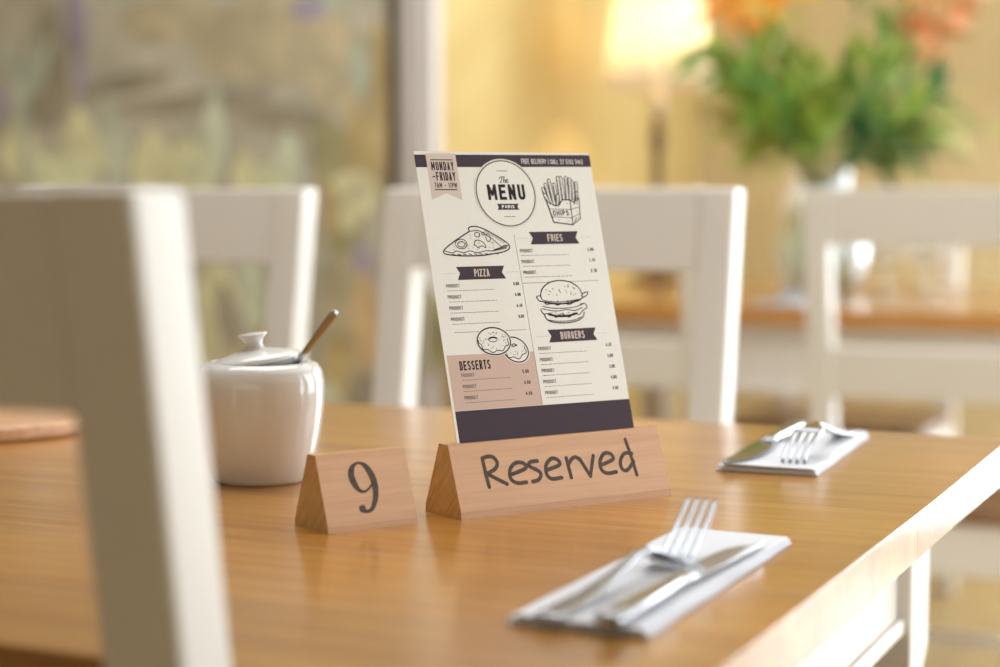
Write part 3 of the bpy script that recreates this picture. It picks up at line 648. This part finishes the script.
def wavy(cx, cy, rx, ry, a0, a1, k, amp, n=40): return [(cx + (rx + amp * math.sin(k * i / n * 6.28)) * math.cos(math.radians(a0 + (a1 - a0) * i / n)), cy + (ry + amp * math.sin(k * i / n * 6.28)) * math.sin(math.radians(a0 + (a1 - a0) * i / n))) for i in range(n + 1)]
drawing('doughnut_drawing', [ell(57.8, 60.6, 12.0, 9.4, r=-.45)], [(.85, d2 + d2[:1]), wavy(57.5, 60.8, 8.8, 6.2, -200, 20, 4, .8), [(54, 63.5), (57, 64.8), (60, 63.6)], [(54, 63.5), (57, 63), (60, 63.6)]], [(57.5 + D.uniform(-7, 7), 60 + D.uniform(-4, 4), .42, D.uniform(0, 3)) for _ in range(14)], zf=Z2)
drawing('doughnut_drawing', [ell(41.4, 67.3, 14.4, 10.4, r=-.06)], [(.9, d1 + d1[:1]), wavy(41.2, 67.4, 11.8, 7.4, -190, 10, 5, .7), (.5, cr(ell(40.8, 68.6, 3.6, 1.7), 1)), (1.1, cr([(37.6, 69.2), (40.8, 70.0), (44, 69.2)], 4))], [(41.2 + D.choice((-1, 1)) * D.uniform(4.5, 11), 67.6 + D.uniform(-4, 5), .45, D.uniform(0, 3)) for _ in range(26)] + [(41.2 + D.uniform(-4, 4), 67.6 + D.choice((-1, 1)) * D.uniform(3.4, 6), .45, D.uniform(0, 3)) for _ in range(14)], zf=Z2 + .06)
sticks = []
for i, (x, y, l, a) in enumerate([(104.5, 167, 9, .25), (107, 166, 13, .16), (110, 165, 17, .1), (113.2, 163, 16, .05), (116, 165, 19, -.03), (119, 164, 20, .0), (122, 165, 19, -.08), (124.6, 166, 17, -.12), (127.5, 167, 14, -.1), (130.4, 167, 13, -.12), (106, 164, 8, .4), (112, 162, 9, -.25), (128.5, 164, 9, -.3)]):
    dx, dy = -math.sin(a), math.cos(a); w2 = 1.25
    p = [(x - dy * w2, y + dx * w2), (x - dy * w2 + dx * l, y + dx * w2 + dy * l), (x + dx * (l + .9), y + dy * (l + .9)), (x + dy * w2 + dx * l, y - dx * w2 + dy * l), (x + dy * w2, y - dx * w2)]
    sticks.append(p)
box_f = [(103.4, 167.8), (106.0, 164.8), (110.5, 163.2), (114, 163.4), (117.5, 167.2), (124.2, 167.2), (123.4, 148.8), (107.2, 150.8)]
box_s = [(124.2, 167.2), (127, 165.6), (132.4, 168.2), (130.8, 153.4), (123.4, 148.8)]
m = MB()
for i, p in enumerate(sticks): m.poly(p, Z2 + .005 * i)
m.poly(box_f, Z2 + .08); m.poly(box_s, Z2 + .08); fo = pr(m, 'fries_drawing', 'card')
m = MB()
for i, p in enumerate(sticks):
    m.ribbon(p, .6, Z2 + .005 * i + .003); q = p[0]; e = p[1]; m.ribbon([(q[0] + .8, q[1]), (e[0] + .8, e[1] - 1)], .4, Z2 + .005 * i + .003)
m.ribbon(box_f + box_f[:1], .8, Z2 + .1); m.ribbon(box_s + box_s[:1], .8, Z2 + .1)
m.ribbon([(105.2, 160.6), (123.9, 160.0), (131.8, 162.2)], .4, Z2 + .1); m.ribbon([(106.4, 154.9), (123.6, 153.8), (131.2, 157.4)], .4, Z2 + .1)
text(m, 'CHIPS', 107.6, 121.4, 155.6, 3.9, .75, Z2 + .1)
for x, y in ((109, 163), (121, 164.5), (112, 152.4), (127.5, 164), (129, 158.6), (127, 154), (120, 151.6)): m.disc(x, y, .5, .3, Z2 + .1, 8)
for i in range(5): m.ribbon([(124.5 + i * .5, 149.8 + i * .6), (126.2 + i * .9, 152.5 + i * .6)], .22, Z2 + .1)
pr(m, 'line_drawing', 'line_ink', fo)

# ================================================================== SUGAR BOWL
BX, BY = -.1810, 1.387
bowl = thing('sugar_bowl', 'round white porcelain sugar bowl with its lid set askew', 'bowl', (BX, BY, TZ))
MB().lathe([(.0005, .004), (.030, .004), (.031, 0), (.0345, 0), (.037, .003), (.0415, .018), (.0455, .036), (.0480, .055), (.0487, .066), (.0483, .076), (.0465, .084), (.0430, .0885), (.0385, .0900), (.0340, .0895), (.0330, .0875), (.0335, .0850), (.0400, .080), (.0445, .068), (.0435, .050), (.0400, .030), (.034, .012), (.0005, .008)], 64).build('body', 'ceramic', bowl, smooth=True)
lid = MB().lathe([(.0005, .0015), (.0265, .0015), (.0268, -.0030), (.0290, -.0030), (.0295, .0005), (.0325, .0010), (.0336, .0025), (.0330, .0040), (.026, .0068), (.016, .0090), (.0085, .0102), (.0066, .0120), (.0064, .0145), (.0078, .0180), (.0108, .0205), (.0112, .0215), (.0100, .0222), (.0005, .0226)], 56).build('lid', 'ceramic', bowl, smooth=True)
lid.location = (-.0020, -.002, .0893); lid.rotation_euler = (math.radians(1.0), math.radians(-8.0), 0)
# spoon standing in the bowl
sp = thing('sugar_spoon', 'small steel spoon sticking out of the white sugar bowl', 'spoon', (BX, BY, TZ))
a = Vector((-.1605, 1.382, .839)); b = Vector((-.1200, 1.382, .8920)); dr = (b - a).normalized()
p0 = a - dr * .055
pts = [p0 + dr * t for t in (0, .02, .045, .060, .075, .092, .108, .114, .1175)]
sn = Vector((.25, -.80, -.55)); sn = (sn - dr * sn.dot(dr)).normalized(); sx = dr.cross(sn).normalized(); rings = []
for p, w, th in zip(pts, (.0016, .0014, .0014, .0016, .0025, .0034, .0040, .0036, .0020), (.0010, .0010, .0010, .0010, .0009, .0008, .0008, .0008, .0006)):
    rings.append([tuple(p - Vector((BX, BY, TZ)) + w * math.cos(q * math.pi / 6) * sx + th * math.sin(q * math.pi / 6) * sn) for q in range(12)])
MB().loft(rings).build('handle', 'steel', sp, smooth=True)
m = MB(); nb = 10; rr = []
for i in range(7):
    t = i / 6; c = p0 - dr * (.022 * t) - Vector((BX, BY, TZ)); w = .0075 * math.sin(math.pi * min(1, .15 + .85 * t) * .92 + .1)
    rr.append([tuple(c + w * math.cos(q * math.pi / 5) * sx + w * .3 * math.sin(q * math.pi / 5) * sn) for q in range(nb)])
m.loft(rr).build('scoop', 'steel', sp, smooth=True)

# ================================================================== ROUND BOARD, far left
rb = thing('round_board', 'round wooden serving board lying on the table, seen under the foreground chair rail', 'board', (-.485, 1.69, TZ), -TH)
MB().lathe([(.0005, 0), (.116, 0), (.120, .003), (.120, .012), (.117, .015), (.0005, .015)], 64).build('board', 'board_wood', rb, smooth=False, bevel=.001)

# ================================================================== NAPKINS AND CUTLERY
def napkin(label, u0, u1, v0, v1, h=.0065, rz=0, group='paper napkins'):
    t = thing('napkin', label, 'napkin', W((u0 + u1) / 2, (v0 + v1) / 2, TZ), -TH + rz, group)
    w, l = (u1 - u0) / 2, (v1 - v0) / 2; rn = random.Random(label); N = 14
    lay = 4; lt = h / lay
    for i in range(lay):                   # folded layers, open on the left, folded over on the right
        a = -w + (.0, .004, .0015, .006)[i] + (0 if i < 3 else .0); b = w - (.0, .0006, .0012, .0025)[i]
        rings = []; ph = rn.uniform(0, 6)
        for j in range(N + 1):
            y = -l + 2 * l * j / N + ((-1) ** i) * .0008
            z0 = i * lt + .0002; z1 = z0 + lt * .82; wob = .0006 * math.sin(ph + j * .9) * (i / lay)
            lift = .0012 * (abs(j / N - .5) * 2) ** 3 * i / lay
            e = .0004 * math.sin(ph * 2 + j * 1.3)
            rings.append([(a + e, y, z0 + wob + lift), (b - .001 + e, y, z0 + wob * .4), (b + e, y, (z0 + z1) / 2), (b - .001 + e, y, z1 + wob * .4), (0, y, z1 + wob), (a + e, y, z1 + wob + lift)])
        MB().loft(rings).build('folded_layer', 'napkin', t, smooth=False, bevel=0)
    return t
napkin('white paper napkin under fork and knife at the front of the table', -.374, -.297, .842, 1.106, h=.0048)
napkin('white paper napkin under cutlery at the far right corner of the front table', -.437, -.357, 1.374, 1.610, h=.006, rz=.06)
napkin('white paper napkin with cutlery on the blurred rear table', -.985, -.885, 3.35, 3.60)
def fork(label, u, v, z, rz, flip=False, size=1.0):
    t = thing('fork', label, 'fork', W(u, v, z), -TH + rz, 'dinner forks')
    st = [(0, .0050, .0012, .0014), (.004, .0085, .0014, .0015), (.02, .0092, .0014, .0018), (.05, .0070, .0016, .0035), (.08, .0042, .0019, .0085), (.105, .0033, .0022, .0145), (.120, .0036, .0021, .0152), (.130, .0060, .0018, .0125), (.138, .0100, .0014, .0082), (.146, .0118, .0011, .0045), (.152, .0122, .0010, .0028)]
    zz = (lambda y, z: (.0295 - z) if flip else z)
    if flip:      # lying face down: the tips and the handle end touch the napkin
        st = [(y, w, th, .0014 + (.0215 * min(1, y / .115) ** 1.7 if y < .115 else .0215 - .06 * (y - .115))) for y, w, th, z0 in st]
    N = 12
    MB().loft([[(w * math.cos(2*math.pi*q/N), y, z0 + th * math.sin(2*math.pi*q/N)) for q in range(N)] for y, w, th, z0 in st]).build('handle', 'steel', t, smooth=True)
    for k in range(4):
        x = (-.0096, -.0032, .0032, .0096)[k]
        if flip: pth = [(.150, .0205), (.160, .0190), (.172, .0155), (.184, .0100), (.194, .0045), (.1975, .0012)]
        else: pth = [(.150, .0030), (.158, .0026), (.168, .0070), (.178, .0140), (.188, .0222), (.196, .0292), (.199, .0318)]
        rr = []
        for i, (y, z0) in enumerate(pth):
            f_ = i / (len(pth) - 1); w = .0025 * (1 - .45 * f_); th = .0011 * (1 - .35 * f_); xx = x * (1 - .12 * f_)
            rr.append([(xx + w * math.cos(2*math.pi*q/8), y, z0 + th * math.sin(2*math.pi*q/8)) for q in range(8)])
        MB().loft(rr).build('tine', 'steel', t, smooth=True)
    t.scale = (size,) * 3; return t
def knife(label, u, v, z, rz):
    t = thing('knife', label, 'knife', W(u, v, z), -TH + rz, 'table knives')
    N = 14; st = [(0, .0055, .0030), (.003, .0080, .0040), (.02, .0088, .0042), (.06, .0075, .0040), (.095, .0058, .0038), (.108, .0060, .0040), (.112, .0075, .0036), (.116, .0070, .0022), (.120, .0060, .0014)]
    MB().loft([[(w * math.cos(2*math.pi*q/N), y, .0044 + th * math.sin(2*math.pi*q/N)) for q in range(N)] for y, w, th in st]).build('handle', 'steel', t, smooth=True)
    out = [(.118, -.0065, .0062), (.130, -.0098, .0072), (.160, -.0108, .0076), (.190, -.0104, .0078), (.208, -.0085, .0078), (.220, -.0045, .0076), (.228, .0005, .0074), (.233, .0055, .0070)]
    # spine on the right, cutting edge on the left; lens shaped section
    MB().loft([[(a, y, .0030 + (y - .118) * -.006), ((a + b) / 2, y, .0022 + (y - .118) * -.006), (b, y, .0030 + (y - .118) * -.006), (b, y, .0046 + (y - .118) * -.006), ((a + 2 * b) / 3, y, .0044 + (y - .118) * -.006)] for y, a, b in out]).build('blade', 'steel', t, bevel=.0003)
    return t
NZ = TZ + .0052
fork('steel fork lying tines up on the front napkin', -.350, .838, NZ, -math.radians(5.0))
knife('steel knife lying beside the fork on the front napkin', -.316, .832, NZ, -math.radians(1.5))
NZ2 = TZ + .0064
fork('steel fork lying face down on the far right napkin, tines toward us', -.378, 1.588, NZ2, math.pi - math.radians(-1.5), flip=True)
knife('steel knife lying left of the face down fork on the far right napkin', -.424, 1.600, NZ2, math.pi - math.radians(-2))
fork('steel fork on the rear table napkin', -.955, 3.36, NZ, 0)
knife('steel knife on the rear table napkin', -.915, 3.36, NZ, 0)

# ================================================================== LAMP
LV = 4.08; lu_, _ = at(658, 150, LV)
lamp = thing('table_lamp', 'lit table lamp with cream shade and brass stem on the rear table', 'lamp', W(lu_, LV, TZ), -TH)
MB().lathe([(.0005, 0), (.062, 0), (.064, .006), (.058, .014), (.030, .022), (.016, .034), (.0005, .036)], 40).build('base', 'bronze', lamp, smooth=True)
MB().lathe([(.013, .03), (.017, .05), (.012, .07), (.011, .20), (.012, .30), (.018, .325), (.018, .335), (.013, .35), (.011, .385), (.0005, .386)], 24).build('stem', 'bronze', lamp, smooth=True)
MB().lathe([(.0005, .385), (.014, .386), (.016, .40), (.016, .52), (.010, .525), (.0005, .526)], 20).build('candle_tube', 'card', lamp, smooth=True)
MB().lathe([(.0005, .526), (.012, .530), (.026, .570), (.028, .595), (.018, .620), (.0005, .627)], 20).build('bulb', 'bulb', lamp, smooth=True)
m = MB(); n = 72; rg = []
for r, z in ((.127, .455), (.110, .585), (.093, .715), (.0915, .715), (.1085, .585), (.1255, .455)):
    rg.append([((r + (.003 * math.cos(j * math.pi / 3) if z < .5 else 0)) * math.cos(2*math.pi*j/n), (r + (.003 * math.cos(j * math.pi / 3) if z < .5 else 0)) * math.sin(2*math.pi*j/n), z + (.008 * abs(math.sin(j * math.pi / 6)) - .008 if z < .5 else 0)) for j in range(n)])
rg.append(rg[0]); m.loft(rg, cap=False).build('shade', 'shade', lamp, smooth=True)
m = MB()
for k in range(3): a = k * 2.094; m.tube([(.0, 0, .474), (.055 * math.cos(a), .055 * math.sin(a), .60), (.0925 * math.cos(a), .0925 * math.sin(a), .715)], .0012, 6)
m.build('shade_carrier', 'bronze', lamp)
l = bpy.data.lights.new('lamp_light', 'POINT'); l.energy = 10; l.color = (1.0, .80, .52); l.shadow_soft_size = .035
lo = bpy.data.objects.new('lamp_light', l); COL.objects.link(lo); lo.location = W(lu_, LV, TZ + .575)

# ================================================================== VASE, GLASSES
VV = 3.86; vu, _ = at(822, 250, VV); S = 3.92 / FPX
vase = thing('glass_vase', 'bulbous clear glass vase of water and flower stems on the rear table', 'vase', W(vu, VV, TZ), -TH)
vp = [(.0005, .004), (.060, 0), (.072, .004), (.090, .04), (.098, .085), (.094, .130), (.076, .175), (.060, .205), (.056, .225), (.062, .250), (.066, .262)]
MB().lathe(vp + [(r - .003, z) for r, z in reversed(vp[2:])] + [(.0005, .010)], 56).build('body', 'glass', vase, smooth=True)
MB().lathe([(.0005, .012), (.066, .010), (.085, .04), (.093, .085), (.089, .125), (.073, .165), (.0005, .166)], 40).build('water', 'water', vase, smooth=True)
def wine_glass(label, px, v, s=1.0):
    u, _ = at(px, 250, v); t = thing('wine_glass', label, 'glass', W(u, v, TZ), -TH, 'glasses on the rear table')
    MB().lathe([(.0005, 0), (.034 * s, 0), (.034 * s, .002), (.010 * s, .005), (.0045, .010), (.0040, .060), (.0005, .062)], 32).build('foot_and_stem', 'glass', t, smooth=True)
    MB().lathe([(.0005, .060), (.012 * s, .064), (.028 * s, .080), (.036 * s, .105), (.036 * s, .130), (.031 * s, .160), (.0298 * s, .160), (.0346 * s, .130), (.0346 * s, .106), (.027 * s, .082), (.0005, .066)], 36).build('bowl', 'glass', t, smooth=True)
wine_glass('clear glass standing next to the flower vase on the rear table', 886, 3.75)
wine_glass('clear glass at right on the rear table, further from the vase', 926, 3.80, 1.05)

# ================================================================== FLOWERS
leaf_me = {}
def leaf_mesh(mat, fat):
    k = (mat, fat)
    if k not in leaf_me:
        m = MB(); N = 7
        for i in range(N + 1):
            t = i / N; w = fat * math.sin(math.pi * t ** .75) * (1 - .25 * t) + .004; z = -.16 * t * t
            m.v += [(-w, t, z + .10 * w * 2), (0, t, z), (w, t, z + .10 * w * 2)]
        for i in range(N):
            a = 3 * i; m.f += [(a, a + 1, a + 4, a + 3), (a + 1, a + 2, a + 5, a + 4)]
        me = bpy.data.meshes.new('leaf'); me.from_pydata(m.v, [], m.f); me.materials.append(M[mat])
        for p in me.polygons: p.use_smooth = True
        leaf_me[k] = me
    return leaf_me[k]
def put(name, me, parent, base, d, L, roll):
    d = Vector(d).normalized(); q = d.to_track_quat('Y', 'Z')
    o = bpy.data.objects.new(name, me); COL.objects.link(o); o.parent = parent
    o.rotation_mode = 'QUATERNION'; o.rotation_quaternion = q @ Matrix.Rotation(roll, 4, 'Y').to_quaternion(); o.location = base; o.scale = (L, L, L); return o
VB = W(vu, VV, TZ)
RT = Vector((1, 0, 0)); FWD = Vector((0, 1, 0))
def stem_path(px, py, dep, bend=.3, base_r=.03, low=.03):
    """from the foot of the vase through its neck to a tip; px, py say where the tip shows, dep its depth from the vase"""
    y = VB.y + dep; tip = Vector(((px - 500) / FPX * y, y, EYE - (py - 188) / FPX * y)) - VB
    dirn = Vector((tip.x, tip.y, 0)); ln = dirn.length or 1; dn = dirn / ln
    foot = -dn * base_r + Vector((0, 0, low)); neck = dn * min(.038, ln * .3) + Vector((0, 0, .235))
    mid = neck.lerp(tip, .5) + Vector((0, 0, bend * ln * .35))
    return catmull([foot, neck, mid, tip], 7)
FR = random.Random(11)
def leafy(label, px, py, dep, n, L, fat, mat, group, start=.45, bend=.3, spread=.9):
    t = thing('leafy_stem', label, 'foliage', VB, 0, group)
    P = stem_path(px, py, dep, bend); MB().tube(P, [.0032 - .002 * i / len(P) for i in range(len(P))], 6).build('stem', 'stem', t, smooth=True)
    me = leaf_mesh(mat, fat); K = len(P) - 1
    for i in range(n):
        f_ = start + (1 - start) * (i + .5) / n; j = min(int(f_ * K), K - 1); b = P[j].lerp(P[j + 1], f_ * K - j); d = (P[j + 1] - P[j]).normalized()
        a = i * 2.4 + FR.uniform(-.4, .4); s1 = d.cross(Vector((0, 0, 1))); s1 = s1.normalized() if s1.length > .1 else RT; s2 = d.cross(s1)
        dd = d * FR.uniform(.5, 1.0) + spread * (s1 * math.cos(a) + s2 * math.sin(a))
        put('leaf', me, t, b, dd, L * FR.uniform(.75, 1.2), FR.uniform(-.5, .5))
    put('leaf', me, t, P[-1], P[-1] - P[-2], L, 0); return t
GL, GR = 'leafy stems on the left of the bouquet', 'leafy stems on the right of the bouquet'
LLAB = 'leafy green stem on the left side of the bouquet in the vase'; RLAB = 'leafy green stem on the right side of the bouquet in the vase'
for q in [(716, 62, .02), (728, 100, .10), (742, 124, -.08), (752, 58, .0), (768, 40, .12), (784, 75, .05), (796, 118, .08), (806, 62, .0), (764, 142, .1), (736, 78, -.1), (770, 105, .02), (826, 104, .1), (815, 140, -.06)]:
    leafy(LLAB, *q, 14, .125, .15, FR.choice(['leaf', 'leaf2', 'leaf2']), GL, start=.50)
for q in [(866, 56, .0), (882, 90, .08), (902, 66, .10), (916, 112, -.06), (934, 96, .02), (940, 128, .10), (900, 142, .12), (924, 154, .02), (868, 132, -.05), (888, 36, .06), (846, 84, .12)]:
    leafy(RLAB, *q, 13, .12, .14, FR.choice(['leaf', 'leaf2', 'leaf3']), GR, start=.52)
leafy('long dark leaf blade of the bouquet reaching in front of the lamp shade', 706, 52, -.25, 2, .13, .13, 'leaf', None, start=.86, bend=.9, spread=.25)
leafy('low dark leaf of the bouquet pointing left below the lamp shade', 716, 74, -.20, 3, .12, .13, 'leaf', None, start=.78, bend=.7, spread=.35)
leafy('thin drooping sprig hanging at the right below the bouquet', 922, 178, -.10, 5, .045, .12, 'leaf2', None, start=.6, bend=1.2, spread=.7)
leafy('thin bending sprig of small leaves reaching far right of the bouquet', 985, 128, .0, 9, .06, .13, 'leaf2', None, start=.72, bend=.5, spread=.8)
leafy('fine upright blue green sprig in the top middle of the bouquet', 855, 8, .05, 16, .06, .10, 'leaf3', None, start=.55, bend=.2)
pet = {}
def petal_mesh(mat):
    if mat not in pet:
        m = MB(); N = 7
        for i in range(N + 1):
            t = i / N; w = .20 * math.sin(math.pi * (t * .93 + .05)) ** .8; z = .35 * t - .55 * t ** 3
            m.v += [(-w, t, z + .06), (0, t, z), (w, t, z + .06)]
        for i in range(N): a = 3 * i; m.f += [(a, a + 1, a + 4, a + 3), (a + 1, a + 2, a + 5, a + 4)]
        me = bpy.data.meshes.new('petal'); me.from_pydata(m.v, [], m.f); me.materials.append(M[mat])
        for p in me.polygons: p.use_smooth = True
        pet[mat] = me
    return pet[mat]
def lily(label, px, py, dep, L, mat):
    t = thing('orange_lily', label, 'flower', VB, 0, 'orange lilies in the vase'); P = stem_path(px, py, dep, .3)
    MB().tube(P, .0028, 6).build('stem', 'stem', t, smooth=True); d = (P[-1] - P[-2]).normalized() + Vector((0, -.6, .1)); d.normalize()
    s1 = d.cross(Vector((.3, .2, 1))).normalized(); s2 = d.cross(s1)
    for k in range(6):
        a = k * math.pi / 3; rad = s1 * math.cos(a) + s2 * math.sin(a)
        dd = rad * .8 + d * .6; q = dd.normalized()
        o = bpy.data.objects.new('petal', petal_mesh(mat)); COL.objects.link(o); o.parent = t
        zz = (d - q * d.dot(q)).normalized(); xx = q.cross(zz)
        o.rotation_mode = 'QUATERNION'; o.rotation_quaternion = Matrix((xx, q, zz)).transposed().to_quaternion(); o.location = P[-1]; o.scale = (L * (1 if k % 2 else .85), L, L)
    for k in range(5):
        a = k * 1.257; e = P[-1] + d * L * .8 + (s1 * math.cos(a) + s2 * math.sin(a)) * L * .22
        MB().tube([P[-1], (P[-1] + e) / 2 + d * L * .1, e], .0014, 5).build('stamen', 'gold', t)
    return t
lily('orange lily at the upper left of the bouquet, left of its neighbour', 738, 26, -.04, .12, 'orange')
lily('golden orange lily at the upper left of the bouquet, beside another lily', 772, 20, -.06, .12, 'gold')
lily('orange lily low on the left of the bouquet near the lamp', 752, 42, .06, .08, 'orange')
lily('yellow orange lily at the top of the bouquet on the right', 893, 4, -.03, .075, 'gold')
def spike(label, px, py, dep, px0, py0, mat, n=26):
    t = thing('flower_spike', label, 'flower', VB, 0, 'red orange flower spikes'); P0 = stem_path(px0, py0, dep, .25); 
    y = VB.y + dep; tip = Vector(((px - 500) / FPX * y, y, EYE - (py - 188) / FPX * y)) - VB
    P = P0 + [P0[-1].lerp(tip, k / 6) for k in range(1, 7)]
    MB().tube(P, .003, 6).build('stem', 'stem', t, smooth=True); d = (tip - P0[-1]).normalized(); s1 = d.cross(FWD).normalized(); s2 = d.cross(s1)
    for i in range(n):
        f_ = i / (n - 1); b = P0[-1].lerp(tip, f_); a = i * 2.4; r = 1.1 - .25 * f_
        put('floret', leaf_mesh(mat, .22), t, b, d * .7 + s1 * math.cos(a) + s2 * math.sin(a), .062 * r, FR.uniform(-1, 1))
    return t
spike('long red orange flower spike leaning right at the top of the bouquet', 985, -22, .0, 912, 66, 'red')
spike('red orange flower spike rising beside the longer leaning one', 940, -30, .06, 900, 40, 'red', 20)
